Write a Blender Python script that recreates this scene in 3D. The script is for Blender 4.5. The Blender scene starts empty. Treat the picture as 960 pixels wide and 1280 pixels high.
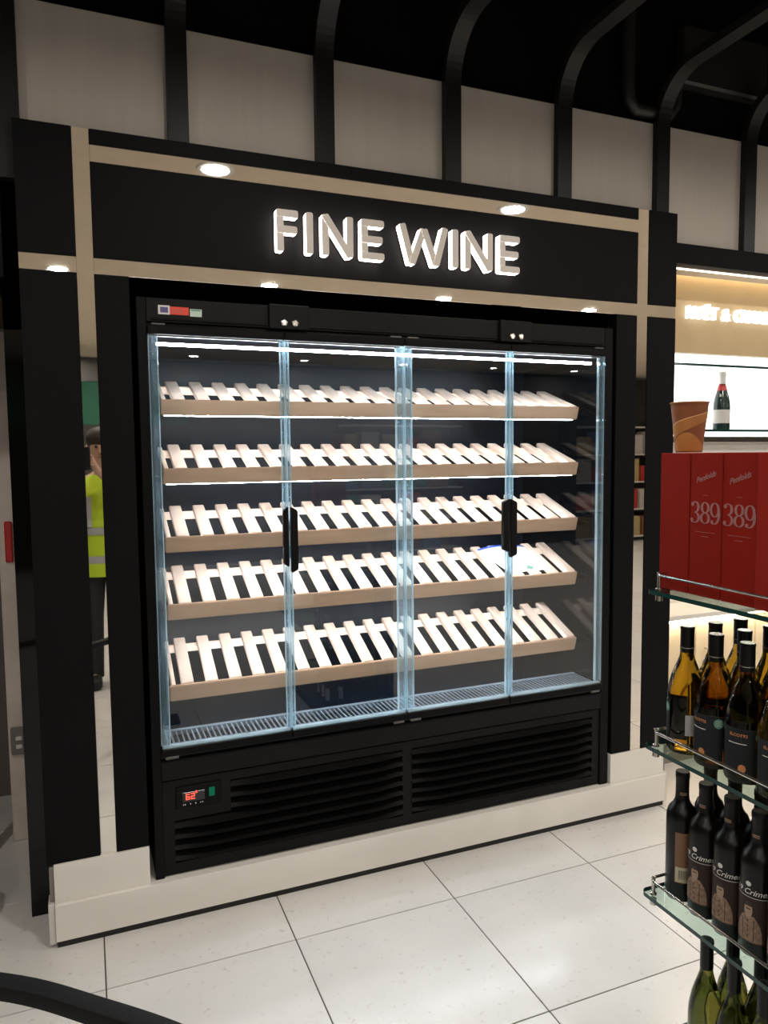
import bpy, bmesh, math, random
from mathutils import Vector, Matrix
random.seed(7)
D = bpy.data; SC = bpy.context.scene; COL = SC.collection
PI = math.pi

# ------------------------------------------------------------------ camera
F_PX = 922.28; CAMP = Vector((0.0094, -2.6006, 1.6272)); YAW, PITCH, ROLL = 0.3842, -0.0769, -0.0100
cd = D.cameras.new('camera'); cam = D.objects.new('camera', cd); COL.objects.link(cam)
fw = Vector((math.sin(YAW)*math.cos(PITCH), math.cos(YAW)*math.cos(PITCH), math.sin(PITCH)))
rt = Vector((math.cos(YAW), -math.sin(YAW), 0)); up = rt.cross(fw)
r2 = rt*math.cos(ROLL) + up*math.sin(ROLL); u2 = -rt*math.sin(ROLL) + up*math.cos(ROLL)
cam.matrix_world = Matrix(((r2.x, u2.x, -fw.x, CAMP.x), (r2.y, u2.y, -fw.y, CAMP.y), (r2.z, u2.z, -fw.z, CAMP.z), (0, 0, 0, 1)))
cd.sensor_fit = 'AUTO'; cd.sensor_width = 36; cd.lens = F_PX*36/1280; cd.clip_start = 0.005; cd.clip_end = 100
SC.camera = cam
# ------------------------------------------------------------------ world, exposure, light levels
w = D.worlds.new('world'); SC.world = w; w.use_nodes = True
w.node_tree.nodes['Background'].inputs[0].default_value = (1.0, 0.92, 0.84, 1)
w.node_tree.nodes['Background'].inputs[1].default_value = 0.02
SC.view_settings.view_transform = 'Standard'; SC.view_settings.look = 'None'
SC.view_settings.gamma = 1; SC.view_settings.use_curve_mapping = False
SC.view_settings.exposure = 0.0
DOWNLIGHT = 325.0; LED_TOP = 60.0; LED_SHELF = 80.0; LED_BAY = 5.0; NICHE_FILL = 30.0; BACKLIT = 2.6; SIGN_GLOW = 9.0

# ------------------------------------------------------------------ helpers
WL = {}
def _link(o, parent, wl):
    COL.objects.link(o); wl = Vector(wl); o.location = wl
    if parent is not None:
        o.parent = parent; o.location = wl - WL[parent.name]
    WL[o.name] = wl
def tag(o, label=None, cat=None, group=None, kind=None):
    if label: o['label'] = label
    if cat: o['category'] = cat
    if group: o['group'] = group
    if kind: o['kind'] = kind
    return o
def thing(name, label, cat, loc=(0, 0, 0), group=None, kind=None):
    o = D.objects.new(name, None); o.empty_display_size = .05; _link(o, None, loc); return tag(o, label, cat, group, kind)
def mesh_of(bm, name, mats, smooth=False):
    me = D.meshes.new(name)
    bmesh.ops.recalc_face_normals(bm, faces=bm.faces)
    bm.to_mesh(me); bm.free()
    for m in (mats if isinstance(mats, (list, tuple)) else [mats]): me.materials.append(M[m])
    if smooth:
        for p in me.polygons: p.use_smooth = True
        me.set_sharp_from_angle(angle=math.radians(40))
    return me
def obj(name, bm, mats, parent=None, smooth=False, label=None, kind=None, center=True):
    me = mesh_of(bm, name, mats, smooth)
    c = Vector((0, 0, 0))
    if center and len(me.vertices):
        xs = [v.co for v in me.vertices]
        c = Vector([(min(p[i] for p in xs)+max(p[i] for p in xs))/2 for i in range(3)])
        me.transform(Matrix.Translation(-c))
    o = D.objects.new(name, me); _link(o, parent, c)
    if label: o['label'] = label
    if kind: o['kind'] = kind
    return o
def inst(name, me, parent, loc, rot=None):
    o = D.objects.new(name, me); _link(o, parent, loc)
    if rot: o.rotation_euler = rot
    return o
def dup(root, loc, rotz=None, label=None):
    r = root.copy(); COL.objects.link(r); r.location = loc; WL[r.name] = Vector(loc)
    if rotz is not None: r.rotation_euler = (0, 0, rotz)
    if label: r['label'] = label
    for ch in list(root.children):
        c = ch.copy(); COL.objects.link(c); c.parent = r
        for g in ch.children:
            d = g.copy(); COL.objects.link(d); d.parent = c
    return r
def B(): return bmesh.new()
def box(bm, x0, x1, y0, y1, z0, z1, bev=0, seg=1, mi=0):
    r = bmesh.ops.create_cube(bm, size=1, matrix=Matrix.Translation(((x0+x1)/2, (y0+y1)/2, (z0+z1)/2)) @ Matrix.Diagonal((x1-x0, y1-y0, z1-z0, 1)))
    vs = r['verts']; fs = set(f for v in vs for f in v.link_faces)
    for f in fs: f.material_index = mi
    if bev:
        es = list(set(e for v in vs for e in v.link_edges))
        bmesh.ops.bevel(bm, geom=es, offset=bev, segments=seg, affect='EDGES', profile=.5)
    return bm
def bx(*a, **k): return box(B(), *a, **k)
def lathe(bm, prof, n=24, c=(0, 0, 0), mi=0, a0=0, a1=2*PI):
    full = abs(a1-a0-2*PI) < 1e-6; m = n if full else n+1; rings = []
    for r, z in prof:
        if r < 1e-6: rings.append([bm.verts.new((c[0], c[1], c[2]+z))])
        else: rings.append([bm.verts.new((c[0]+r*math.cos(a0+(a1-a0)*k/n), c[1]+r*math.sin(a0+(a1-a0)*k/n), c[2]+z)) for k in range(m)])
    for a, b in zip(rings, rings[1:]):
        for k in range(n):
            k2 = (k+1) % m
            if len(a) == 1 and len(b) == 1: continue
            if len(a) == 1: f = bm.faces.new((a[0], b[k], b[k2]))
            elif len(b) == 1: f = bm.faces.new((a[k], a[k2], b[0]))
            else: f = bm.faces.new((a[k], a[k2], b[k2], b[k]))
            f.material_index = mi
    return bm
def sweep(bm, pts, prof, upv=(0, 0, 1), caps=True, closed=False, mi=0):
    """sweep a closed 2-D profile (side, up) along pts"""
    pts = [Vector(p) for p in pts]; n = len(pts); rings = []
    for i, p in enumerate(pts):
        a = pts[i-1] if (i > 0 or closed) else p; b = pts[(i+1) % n] if (i < n-1 or closed) else p
        t = (b-a).normalized(); s = t.cross(Vector(upv))
        if s.length < 1e-4: s = Vector((1, 0, 0))
        s.normalize(); u = s.cross(t)
        pr = prof(i/(n-1)) if callable(prof) else prof
        rings.append([bm.verts.new(p+s*x+u*y) for x, y in pr])
    m = len(rings[0])
    for i in range(n if closed else n-1):
        a, b = rings[i], rings[(i+1) % n]
        for k in range(m):
            f = bm.faces.new((a[k], a[(k+1) % m], b[(k+1) % m], b[k])); f.material_index = mi
    if caps and not closed:
        bm.faces.new(rings[0]).material_index = mi; bm.faces.new(rings[-1][::-1]).material_index = mi
    return bm
def circ(r, n=8): return [(r*math.cos(2*PI*k/n), r*math.sin(2*PI*k/n)) for k in range(n)]
def tube(bm, pts, r, n=8, **k): return sweep(bm, pts, circ(r, n), **k)
def prism_xz(bm, poly, y0, y1, mi=0, mi_side=None):
    """extrude polygon (x,z) between y0 (front) and y1 (back)"""
    a = [bm.verts.new((x, y0, z)) for x, z in poly]; b = [bm.verts.new((x, y1, z)) for x, z in poly]; n = len(poly)
    bm.faces.new(a).material_index = mi; bm.faces.new(b[::-1]).material_index = mi
    for k in range(n):
        bm.faces.new((a[k], a[(k+1) % n], b[(k+1) % n], b[k])).material_index = mi if mi_side is None else mi_side
    return bm
def prism_yz(bm, poly, x0, x1, mi=0):
    a = [bm.verts.new((x0, y, z)) for y, z in poly]; b = [bm.verts.new((x1, y, z)) for y, z in poly]; n = len(poly)
    bm.faces.new(a).material_index = mi; bm.faces.new(b[::-1]).material_index = mi
    for k in range(n): bm.faces.new((a[k], a[(k+1) % n], b[(k+1) % n], b[k])).material_index = mi
    return bm
def patch(bm, r, aL, aR, z0, z1, nz=1, na=8, mi=0):
    """piece of a cylinder of radius r; aL, aR angles, may be functions of t in 0..1 (bottom to top)"""
    g = []
    for i in range(nz+1):
        t = i/nz; l = aL(t) if callable(aL) else aL; h = aR(t) if callable(aR) else aR
        g.append([bm.verts.new((r*math.cos(l+(h-l)*k/na), r*math.sin(l+(h-l)*k/na), z0+(z1-z0)*t)) for k in range(na+1)])
    for i in range(nz):
        for k in range(na):
            try: bm.faces.new((g[i][k], g[i][k+1], g[i+1][k+1], g[i+1][k])).material_index = mi
            except ValueError: pass
    return bm
def text_mesh(body, size, extrude=0, offset=0, shear=0, align='LEFT'):
    cu = D.curves.new('text', 'FONT'); cu.body = body; cu.size = size; cu.extrude = extrude; cu.offset = offset; cu.shear = shear; cu.align_x = align; cu.resolution_u = 3
    o = D.objects.new('text', cu); COL.objects.link(o)
    me = D.meshes.new_from_object(o.evaluated_get(bpy.context.evaluated_depsgraph_get()))
    D.objects.remove(o); D.curves.remove(cu); return me

# ------------------------------------------------------------------ materials
M = {}
def nt(name):
    m = D.materials.new(name); m.use_nodes = True; M[name] = m; t = m.node_tree
    return m, t, t.nodes, t.links
def pbr(name, col, rough=.5, metal=0, spec=.5, var=0, scale=8, stretch=(1, 1, 1), bump=0, coat=0, rvar=0, detail=4, rand=0):
    m, t, N, L = nt(name); b = N['Principled BSDF']
    b.inputs['Roughness'].default_value = rough; b.inputs['Metallic'].default_value = metal
    b.inputs['Specular IOR Level'].default_value = spec; b.inputs['Base Color'].default_value = (*col, 1)
    if coat: b.inputs['Coat Weight'].default_value = coat; b.inputs['Coat Roughness'].default_value = .05
    tc = N.new('ShaderNodeTexCoord'); mp = N.new('ShaderNodeMapping'); mp.inputs['Scale'].default_value = stretch
    oi = N.new('ShaderNodeObjectInfo'); ad = N.new('ShaderNodeVectorMath'); ad.operation = 'ADD'
    sc = N.new('ShaderNodeVectorMath'); sc.operation = 'SCALE'; sc.inputs['Scale'].default_value = 37
    L.new(oi.outputs['Random'], sc.inputs[0]); L.new(tc.outputs['Object'], ad.inputs[0]); L.new(sc.outputs[0], ad.inputs[1])
    L.new(ad.outputs[0], mp.inputs['Vector'])
    no = N.new('ShaderNodeTexNoise'); no.inputs['Scale'].default_value = scale; no.inputs['Detail'].default_value = detail
    L.new(mp.outputs['Vector'], no.inputs['Vector'])
    v = var or .03
    cr = N.new('ShaderNodeValToRGB'); e = cr.color_ramp.elements
    e[0].position = .3; e[1].position = .7
    e[0].color = (*[max(0, c*(1-v)) for c in col], 1); e[1].color = (*[min(1, c*(1+v)) for c in col], 1)
    L.new(no.outputs['Fac'], cr.inputs['Fac'])
    if rand:
        hv = N.new('ShaderNodeHueSaturation'); mr = N.new('ShaderNodeMapRange')
        mr.inputs['To Min'].default_value = 1-rand; mr.inputs['To Max'].default_value = 1+rand
        L.new(oi.outputs['Random'], mr.inputs['Value']); L.new(mr.outputs[0], hv.inputs['Value'])
        L.new(cr.outputs['Color'], hv.inputs['Color']); L.new(hv.outputs['Color'], b.inputs['Base Color'])
    else: L.new(cr.outputs['Color'], b.inputs['Base Color'])
    if bump:
        bp = N.new('ShaderNodeBump'); bp.inputs['Strength'].default_value = bump; bp.inputs['Distance'].default_value = .002
        L.new(no.outputs['Fac'], bp.inputs['Height']); L.new(bp.outputs['Normal'], b.inputs['Normal'])
    if rvar:
        mr2 = N.new('ShaderNodeMapRange'); mr2.inputs['To Min'].default_value = max(0, rough-rvar); mr2.inputs['To Max'].default_value = rough+rvar
        L.new(no.outputs['Fac'], mr2.inputs['Value']); L.new(mr2.outputs[0], b.inputs['Roughness'])
    return m
def emit(name, col, s):
    m, t, N, L = nt(name); N.remove(N['Principled BSDF'])
    e = N.new('ShaderNodeEmission'); e.inputs[0].default_value = (*col, 1); e.inputs[1].default_value = s
    L.new(e.outputs[0], N['Material Output'].inputs[0]); return m
def thin_glass(name, tint, f0=.045, rough=0.0, body=None, bodyfac=0):
    m, t, N, L = nt(name); N.remove(N['Principled BSDF'])
    tr = N.new('ShaderNodeBsdfTransparent'); tr.inputs[0].default_value = (*tint, 1)
    gl = N.new('ShaderNodeBsdfGlossy'); gl.inputs['Roughness'].default_value = rough
    lw = N.new('ShaderNodeLayerWeight'); lw.inputs['Blend'].default_value = .5
    pw = N.new('ShaderNodeMath'); pw.operation = 'POWER'; pw.inputs[1].default_value = 5
    ml = N.new('ShaderNodeMath'); ml.operation = 'MULTIPLY_ADD'; ml.inputs[1].default_value = 1-f0; ml.inputs[2].default_value = f0
    L.new(lw.outputs['Facing'], pw.inputs[0]); L.new(pw.outputs[0], ml.inputs[0])
    mx = N.new('ShaderNodeMixShader'); L.new(ml.outputs[0], mx.inputs[0])
    src = tr
    if body:
        df = N.new('ShaderNodeBsdfDiffuse'); df.inputs[0].default_value = (*body, 1)
        tl = N.new('ShaderNodeBsdfTranslucent'); tl.inputs[0].default_value = (*body, 1)
        m0 = N.new('ShaderNodeMixShader'); m0.inputs[0].default_value = .5; L.new(df.outputs[0], m0.inputs[1]); L.new(tl.outputs[0], m0.inputs[2])
        m1 = N.new('ShaderNodeMixShader'); m1.inputs[0].default_value = bodyfac
        L.new(tr.outputs[0], m1.inputs[1]); L.new(m0.outputs[0], m1.inputs[2]); src = m1
    L.new(src.outputs[0], mx.inputs[1]); L.new(gl.outputs[0], mx.inputs[2])
    L.new(mx.outputs[0], N['Material Output'].inputs[0]); return m

pbr('grout', (.10, .085, .075), .8)
pbr('tile', (.735, .72, .695), .17, spec=.35, var=.05, scale=3.2, detail=9, rvar=.03, rand=.03)
# faint wear specks on the tiles
def tile_specks():
    m = M['tile']; t = m.node_tree; N = t.nodes; L = t.links; b = N['Principled BSDF']
    src = b.inputs['Base Color'].links[0].from_socket
    tc = [n for n in N if n.type == 'TEX_COORD'][0]
    v = N.new('ShaderNodeTexNoise'); v.inputs['Scale'].default_value = 34; v.inputs['Detail'].default_value = 6; v.inputs['Roughness'].default_value = .65
    g = N.new('ShaderNodeNewGeometry'); L.new(g.outputs['Position'], v.inputs['Vector'])
    cr = N.new('ShaderNodeValToRGB'); cr.color_ramp.elements[0].position = .60; cr.color_ramp.elements[1].position = .74
    L.new(v.outputs['Fac'], cr.inputs['Fac'])
    mx = N.new('ShaderNodeMix'); mx.data_type = 'RGBA'; L.new(cr.outputs['Color'], mx.inputs['Factor'])
    L.new(src, mx.inputs['A']); mx.inputs['B'].default_value = (.50, .46, .41, 1)
    L.new(mx.outputs['Result'], b.inputs['Base Color'])
tile_specks()
pbr('black_wall', (.003, .003, .003), .7, spec=.1)
pbr('cream_panel', (.52, .47, .415), .6, var=.035, scale=5, stretch=(6, 1, .4), detail=6, rand=.02)
pbr('rib', (.013, .0125, .012), .45, spec=.3)
pbr('soffit', (.72, .62, .49), .7)
pbr('black_laminate', (.006, .006, .0066), .55, spec=.07)
pbr('black_gloss', (.002, .002, .002), .06, spec=.3)
pbr('jamb', (.003, .003, .003), .4, spec=.2)
m = pbr('mirror', (.84, .80, .745), .016, metal=1)
pbr('white_gloss', (.83, .80, .75), .22, var=.03, scale=3, stretch=(1, 1, 3))
pbr('white_trim', (.7, .68, .65), .4)
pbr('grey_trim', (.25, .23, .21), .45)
pbr('toe', (.008, .007, .007), .5)
pbr('cab_black', (.0035, .0035, .004), .4, spec=.12)
pbr('cab_satin', (.005, .0048, .0048), .4, spec=.16)
pbr('cab_inner', (.0022, .0045, .009), .3, spec=.16)
pbr('cab_side', (.002, .003, .0045), .1, spec=.4)
pbr('deck', (.003, .006, .013), .12, spec=.35)
pbr('deck_bar', (.15, .19, .235), .35, metal=.3)
pbr('chrome', (.75, .74, .72), .12, metal=1)
pbr('rail_steel', (.55, .52, .48), .2, metal=1)
pbr('gasket', (.09, .085, .08), .35)
pbr('wood_slat', (.80, .645, .545), .5, var=.07, scale=14, stretch=(2, .35, 2), detail=5, rand=.05)
pbr('wood_board', (.52, .345, .235), .5, var=.1, scale=16, stretch=(.25, 2, 2), detail=5)
pbr('handle', (.002, .002, .002), .45, spec=.2)
thin_glass('door_glass', (.955, .97, .975), f0=.05)
thin_glass('clear_strip', (.8, .9, .95), f0=.06, body=(.62, .80, .90), bodyfac=.16)
thin_glass('edge_strip', (.8, .9, .95), f0=.06, body=(.80, .93, .98), bodyfac=.45)
thin_glass('shelf_glass', (.78, .88, .84), f0=.05)
pbr('glass_edge', (.012, .05, .045), .08, spec=.6)
thin_glass('bay_glass', (.93, .97, .96), f0=.05)
emit('led_top', (.86, .94, 1), LED_TOP); emit('led_shelf', (.88, .95, 1), LED_SHELF)
emit('downlight', (1, .945, .88), DOWNLIGHT); emit('sign_side', (1, .87, .78), SIGN_GLOW); emit('bay_sign', (1, .97, .95), 2.2)
emit('bay_led', (1, .84, .6), LED_BAY); emit('niche_fill', (1, .84, .62), NICHE_FILL); emit('backlit', (1, .98, .96), BACKLIT)
emit('red_digit', (1, .05, .03), 5); emit('green_switch', (.02, .32, .16), .35)
pbr('letter_face', (.66, .60, .55), .4)
pbr('gold', (.62, .46, .25), .45, var=.04)
pbr('cream_door', (.82, .68, .46), .4); pbr('wood_cheek', (.16, .09, .05), .5); pbr('taupe', (.3, .25, .2), .5)
pbr('counter', (.85, .82, .76), .3)
pbr('red_box', (.24, .010, .004), .45, var=.04, spec=.15); pbr('red_box_warm', (.30, .014, .007), .34)
pbr('print_pink', (.34, .15, .14), .5); pbr('print_white', (.7, .68, .65), .6); pbr('print_blue', (.02, .09, .55), .5)
pbr('paper', (.9, .9, .9), .7); pbr('print_green', (.12, .30, .24), .5)
pbr('sticker_red', (.75, .06, .03), .5); pbr('sticker_purple', (.10, .08, .25), .5); pbr('sticker_green', (.55, .68, .58), .5)
pbr('cap_black', (.004, .004, .004), .3, spec=.3); pbr('capsule', (.007, .006, .0065), .42, spec=.25); pbr('black_bottle', (.004, .004, .0045), .28, spec=.35)

def wine_glass(name, col):
    m = pbr(name, col, .02); b = m.node_tree.nodes['Principled BSDF']; b.inputs['Transmission Weight'].default_value = 1; b.inputs['IOR'].default_value = 1.38
wine_glass('amber', (.40, .215, .012)); wine_glass('olive', (.17, .155, .03))

pbr('label_dark', (.018, .020, .025), .5, spec=.2); pbr('label_brown', (.040, .024, .021), .5, spec=.2); pbr('print_sepia', (.27, .175, .12), .6, var=.35, scale=120); pbr('print_face', (.40, .27, .19), .6); pbr('print_dark', (.035, .022, .02), .6)
pbr('print_orange', (.55, .22, .08), .5); pbr('back_label', (.22, .115, .06), .5); pbr('barcode', (.55, .5, .36), .5)
pbr('champagne', (.012, .035, .028), .15); pbr('foil_white', (.85, .83, .8), .3); pbr('foil_red', (.6, .05, .05), .4)
pbr('cup_brown', (.27, .085, .028), .5, var=.1, scale=5); pbr('cup_gold', (.48, .20, .05), .5, var=.15, scale=6); pbr('cup_light', (.85, .5, .25), .5); pbr('cup_rim', (.45, .22, .1), .5)
pbr('rail_black', (.0085, .0085, .0095), .6, spec=.2, bump=.3, scale=300)
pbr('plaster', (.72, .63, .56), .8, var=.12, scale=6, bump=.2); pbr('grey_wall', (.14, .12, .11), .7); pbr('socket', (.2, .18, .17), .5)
pbr('red_plastic', (.5, .02, .02), .4)
pbr('skin', (.55, .33, .24), .5); pbr('hair', (.03, .02, .015), .6); pbr('trousers', (.015, .016, .02), .8); pbr('shoe', (.01, .01, .01), .5)
pbr('hivis', (.55, .75, .03), .7); pbr('reflective', (.45, .45, .45), .3); pbr('dark_cloth', (.02, .02, .025), .8); pbr('phone', (.01, .01, .01), .2)
pbr('store_wall', (.05, .045, .04), .6); pbr('sign_green', (.02, .16, .09), .5); pbr('unit_dark', (.03, .026, .024), .5)
for k, c in enumerate(((.5, .05, .04), (.06, .25, .14), (.55, .42, .2), (.12, .2, .36), (.6, .55, .5), (.3, .12, .05))): pbr('product_%d' % k, c, .4)
pbr('duct', (.018, .017, .016), .45)

# ------------------------------------------------------------------ floor
def on_frame(p, mrg=30):
    d = Vector(p)-CAMP; wv = d.dot(fw)
    if wv < .05: return False
    x = 480+F_PX*d.dot(r2)/wv; y = 640-F_PX*d.dot(u2)/wv
    return -mrg < x < 960+mrg and -mrg < y < 1280+mrg
fl = obj('floor', bx(-4.2, 12.2, -8.8, 3.2, -.06, -.003), 'grout'); tag(fl, 'white polished floor of square tiles with thin dark joints', 'floor', kind='structure')
A = .6; TX, TY = .0099, -.2844
tme = mesh_of(bx(-A/2+.0022, A/2-.0022, -A/2+.0022, A/2-.0022, -.006, 0, bev=.0008), 'tile', 'tile')
rest = B()
for i in range(-7, 20):
    for j in range(-14, 6):
        cx, cy = TX+A*(i+.5), TY+A*(j+.5)
        if cx < -4.2 or cx > 12.2: continue
        vis = any(on_frame((cx+a*A/2, cy+b*A/2, 0)) for a in (-1, 0, 1) for b in (-1, 0, 1)) and cx < 5 and cy < 2.4
        if vis: inst('tile', tme, fl, (cx, cy, 0))
        else: box(rest, cx-A/2+.0022, cx+A/2-.0022, cy-A/2+.0022, cy+A/2-.0022, -.006, 0)
obj('outer_tiles', rest, 'tile', fl, kind='stuff')

# ------------------------------------------------------------------ back wall with cream panels and curved ribs
wb = obj('wall_back', bx(-.6, 5.2, .10, .16, 2.56, 4.2), 'black_wall'); tag(wb, 'black upper wall carrying cream panels between dark curved ribs', 'wall', kind='structure')
def sx(x, y): return CAMP.x+(x-CAMP.x)*(y-CAMP.y)/(-CAMP.y)
RW = .068; pit = .5105*1.0115; rc0 = sx(.3405, .03)
for i in range(-1, 8):
    c = rc0+pit*i
    pts = [(c, .045, 2.50), (c, .045, 2.8), (c, .045, 3.0)]
    R_ = .2
    for k in range(0, 13):
        a = PI/2*k/12; pts.append((c, .045-R_+R_*math.cos(a), 3.05+R_*math.sin(a)))
    pts += [(c, -.5, 3.25), (c, -.92, 3.25)]
    obj('rib', sweep(B(), pts, [(-.017, -RW/2), (.017, -RW/2), (.017, RW/2), (-.017, RW/2)], upv=(1, 0, 0)), 'rib', wb)
    if i < 7: obj('panel', bx(c+RW/2-.012, c+pit-RW/2+.012, .06, .10, 2.56, 3.064, bev=.002), 'cream_panel', wb)
# left dark lining beside the first panel
obj('panel', bx(-.6, rc0-pit-RW/2+.001, .05, .10, 2.2, 3.064), 'black_laminate', wb)

# ------------------------------------------------------------------ ceiling: black void above, dropped soffit over the shop floor
cl = obj('ceiling', bx(-4.2, 12.2, -8.8, 3.2, 4.2, 4.3), 'black_wall'); tag(cl, 'black open ceiling above the curved ribs', 'ceiling', kind='structure')
sf = obj('ceiling', bx(-4.2, 12.2, -8.8, -.92, 3.05, 3.3), 'soffit'); tag(sf, 'cream dropped ceiling over the shop floor', 'ceiling', kind='structure')
sd = obj('trim_1', bx(-4.2, 12.2, -.92, -.91, 3.045, 4.2), 'black_wall'); tag(sd, 'black drop edge of the cream ceiling', 'trim', kind='structure')
dk = thing('air_duct', 'dark ventilation duct in the black void above the ribs at right', 'duct', (2.6, .06, 3.1))
obj('duct_run', bx(2.52, 3.02, .03, .095, 3.25, 3.50, bev=.01), 'duct', dk)
obj('duct_elbow', tube(B(), [(2.24, .065, 3.7), (2.24, .065, 3.2), (2.25, .065, 3.14), (2.28, .065, 3.11), (2.40, .065, 3.11), (2.47, .065, 3.12), (2.50, .065, 3.16), (2.51, .065, 3.3), (2.56, .065, 3.34)], .028, 12, upv=(0, 1, 0)), 'duct', dk, smooth=True)
# recessed downlights, rows seen in the polished strips
ring = B(); lathe(ring, [(.064, -.001), (.070, -.008), (.090, -.006), (.094, 0), (.064, -.001)], 28)
rme = mesh_of(ring, 'trim_ring', 'white_trim', smooth=True)
dis = B(); lathe(dis, [(0, -.003), (.064, -.003)], 24); dme = mesh_of(dis, 'lamp_disc', 'downlight')
ZC = 3.05
SEEN = {(0, 1): 'downlight mirrored in the top polished strip, left of the FINE WINE letters', (0, 2): 'downlight mirrored in the top polished strip, above the last sign letters',
        (1, 1): 'downlight mirrored in the short polished strip of the left pilaster', (1, 2): 'downlight mirrored in the lower polished strip, leftmost of three',
        (1, 3): 'downlight mirrored in the lower polished strip, middle of three', (1, 4): 'downlight mirrored in the lower polished strip, rightmost of three'}
for q, (ry, x0, n, px_) in enumerate(((-1.21, -1.046, 5, 1.713), (-3.57, -1.738, 8, 1.617), (-5.93, -1.2, 7, 1.617), (-8.2, -1.74, 7, 1.617))):
    for k in range(n):
        x = x0+px_*k
        t = thing('downlight', SEEN.get((q, k), 'recessed ceiling downlight farther off over the shop floor, not mirrored in the strips'), 'downlight', (x, ry, ZC), 'recessed downlights over the shop floor')
        inst('trim_ring', rme, t, (x, ry, ZC)); inst('lamp_disc', dme, t, (x, ry, ZC))

# ------------------------------------------------------------------ black backing board and the corner left of it
wl_ = obj('wall_left', bx(-.225, -.06, .2, .26, 0, 2.56), 'black_gloss'); tag(wl_, 'glossy black return wall behind the left pilaster', 'wall', kind='structure')
wl2 = obj('wall_left', bx(-2.2, -.1, .2, .26, 2.06, 4.2), 'black_gloss'); tag(wl2, 'glossy black bulkhead at the top left corner', 'wall', kind='structure')
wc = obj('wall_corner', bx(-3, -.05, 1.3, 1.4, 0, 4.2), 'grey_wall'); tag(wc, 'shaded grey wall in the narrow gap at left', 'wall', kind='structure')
pl = obj('trim_2', bx(-.332, -.255, .80, .88, 0, 2.5, bev=.006), 'plaster'); tag(pl, 'scuffed white plaster post in the gap at left', 'post', kind='structure')
pb = tag(obj('leaning_board', bx(-.43, -.385, .74, .76, .0, 2.3, bev=.003), 'plaster'), 'pale upright board leaning beside the plaster post', 'board')
so = thing('wall_socket', 'small grey electrical socket on the plaster post', 'socket', (-.30, .797, .44))
obj('back_box', bx(-.322, -.262, .780, .80, .385, .50, bev=.004), 'socket', so)
for z in (.42, .455): obj('socket_insert', bx(-.302, -.278, .776, .7805, z-.009, z+.009, bev=.002), 'white_trim', so)
tag(obj('red_tag', bx(-.308, -.279, .786, .799, 1.20, 1.37, bev=.004), 'red_plastic'), 'small red plastic box fixed on the plaster post', 'box')
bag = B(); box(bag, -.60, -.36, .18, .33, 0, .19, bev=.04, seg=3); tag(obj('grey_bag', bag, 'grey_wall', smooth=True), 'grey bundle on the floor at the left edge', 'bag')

# ------------------------------------------------------------------ display surround
XL0, XL1, XL2, XR1, XR2, XR3 = -.1575, .0093, .0615, 2.2507, 2.3095, 2.4646
ZT, ZB1, ZS1, ZS0, ZB0, ZBL, ZP = 2.6706, 2.6228, 2.5692, 2.2695, 2.2181, .2823, .1497
OL, OR = .167, 2.142
su = thing('display_surround', 'black display surround with polished metal strips and white plinth around the wine cabinet', 'display surround', (1.15, 0, 0))
def pan(name, x0, x1, z0, z1, mat, y0=-.004, y1=.05, bev=.0015, label=None): return obj(name, bx(x0, x1, y0, y1, z0, z1, bev=bev), mat, su, label=label)
pan('upper_panel', XL0, XL1, ZS0, ZT, 'black_laminate'); pan('upper_panel', XR2, XR3, ZS0, ZT, 'black_laminate')
pan('side_panel', XL0, XL1, ZBL, ZB0, 'black_laminate'); pan('side_panel', XR2, XR3, ZBL, ZB0, 'black_laminate')
pan('inner_panel', XL2, OL, ZBL, ZB0, 'black_laminate'); pan('inner_panel', OR, XR1, ZBL, ZB0, 'black_laminate')
pan('header_rail', XL2, XR1, ZB1, ZT, 'black_laminate'); pan('sign_panel', XL2, XR1, ZS0, ZS1, 'black_laminate')
for x0, x1, z0, z1 in ((XL1, XL2, ZBL, ZT), (XR1, XR2, ZBL, ZT), (XL2, XR1, ZS1, ZB1), (XL2, XR1, ZB0, ZS0), (XL0, XL1, ZB0, ZS0), (XR2, XR3, ZB0, ZS0)):
    pan('mirror_strip', x0, x1, z0, z1, 'mirror', y0=0, bev=.001, label='polished metal strip')
pan('side_cheek', OL-.02, OL, ZP, ZB0, 'jamb', y0=.05, y1=.75); pan('side_cheek', OR, OR+.02, ZP, ZB0, 'jamb', y0=.05, y1=.75)
pan('side_cheek', XL0, XL0+.02, 0, ZT, 'black_laminate', y0=.05, y1=.2); pan('side_cheek', XR3-.02, XR3, .0, ZT, 'black_laminate', y0=.05, y1=.5)
pan('lintel', OL, OR, ZB0, ZB0+.02, 'jamb', y0=.05, y1=.75)
obj('plinth_block', bx(-.137, OL, -.012, .12, ZP, ZBL, bev=.001), 'white_gloss', su); obj('plinth_block', bx(2.134, 2.435, -.012, .12, ZP, ZBL, bev=.001), 'white_gloss', su)
obj('plinth', bx(-.137, 2.435, -.027, .75, .0246, ZP, bev=.0012), 'white_gloss', su)
obj('toe_kick', bx(-.134, 2.432, -.017, .70, 0, .0246), 'toe', su)
for x0, x1 in ((-.158, -.1372), (2.4352, 2.456)):
    obj('plinth_return', bx(x0, x1, -.015, .2, .012, ZP+.002, bev=.002), 'white_trim', su)
    obj('block_return', bx(x0+.006, x1, .0, .045, ZP+.002, ZBL-.01, bev=.002), 'grey_trim', su)

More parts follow.
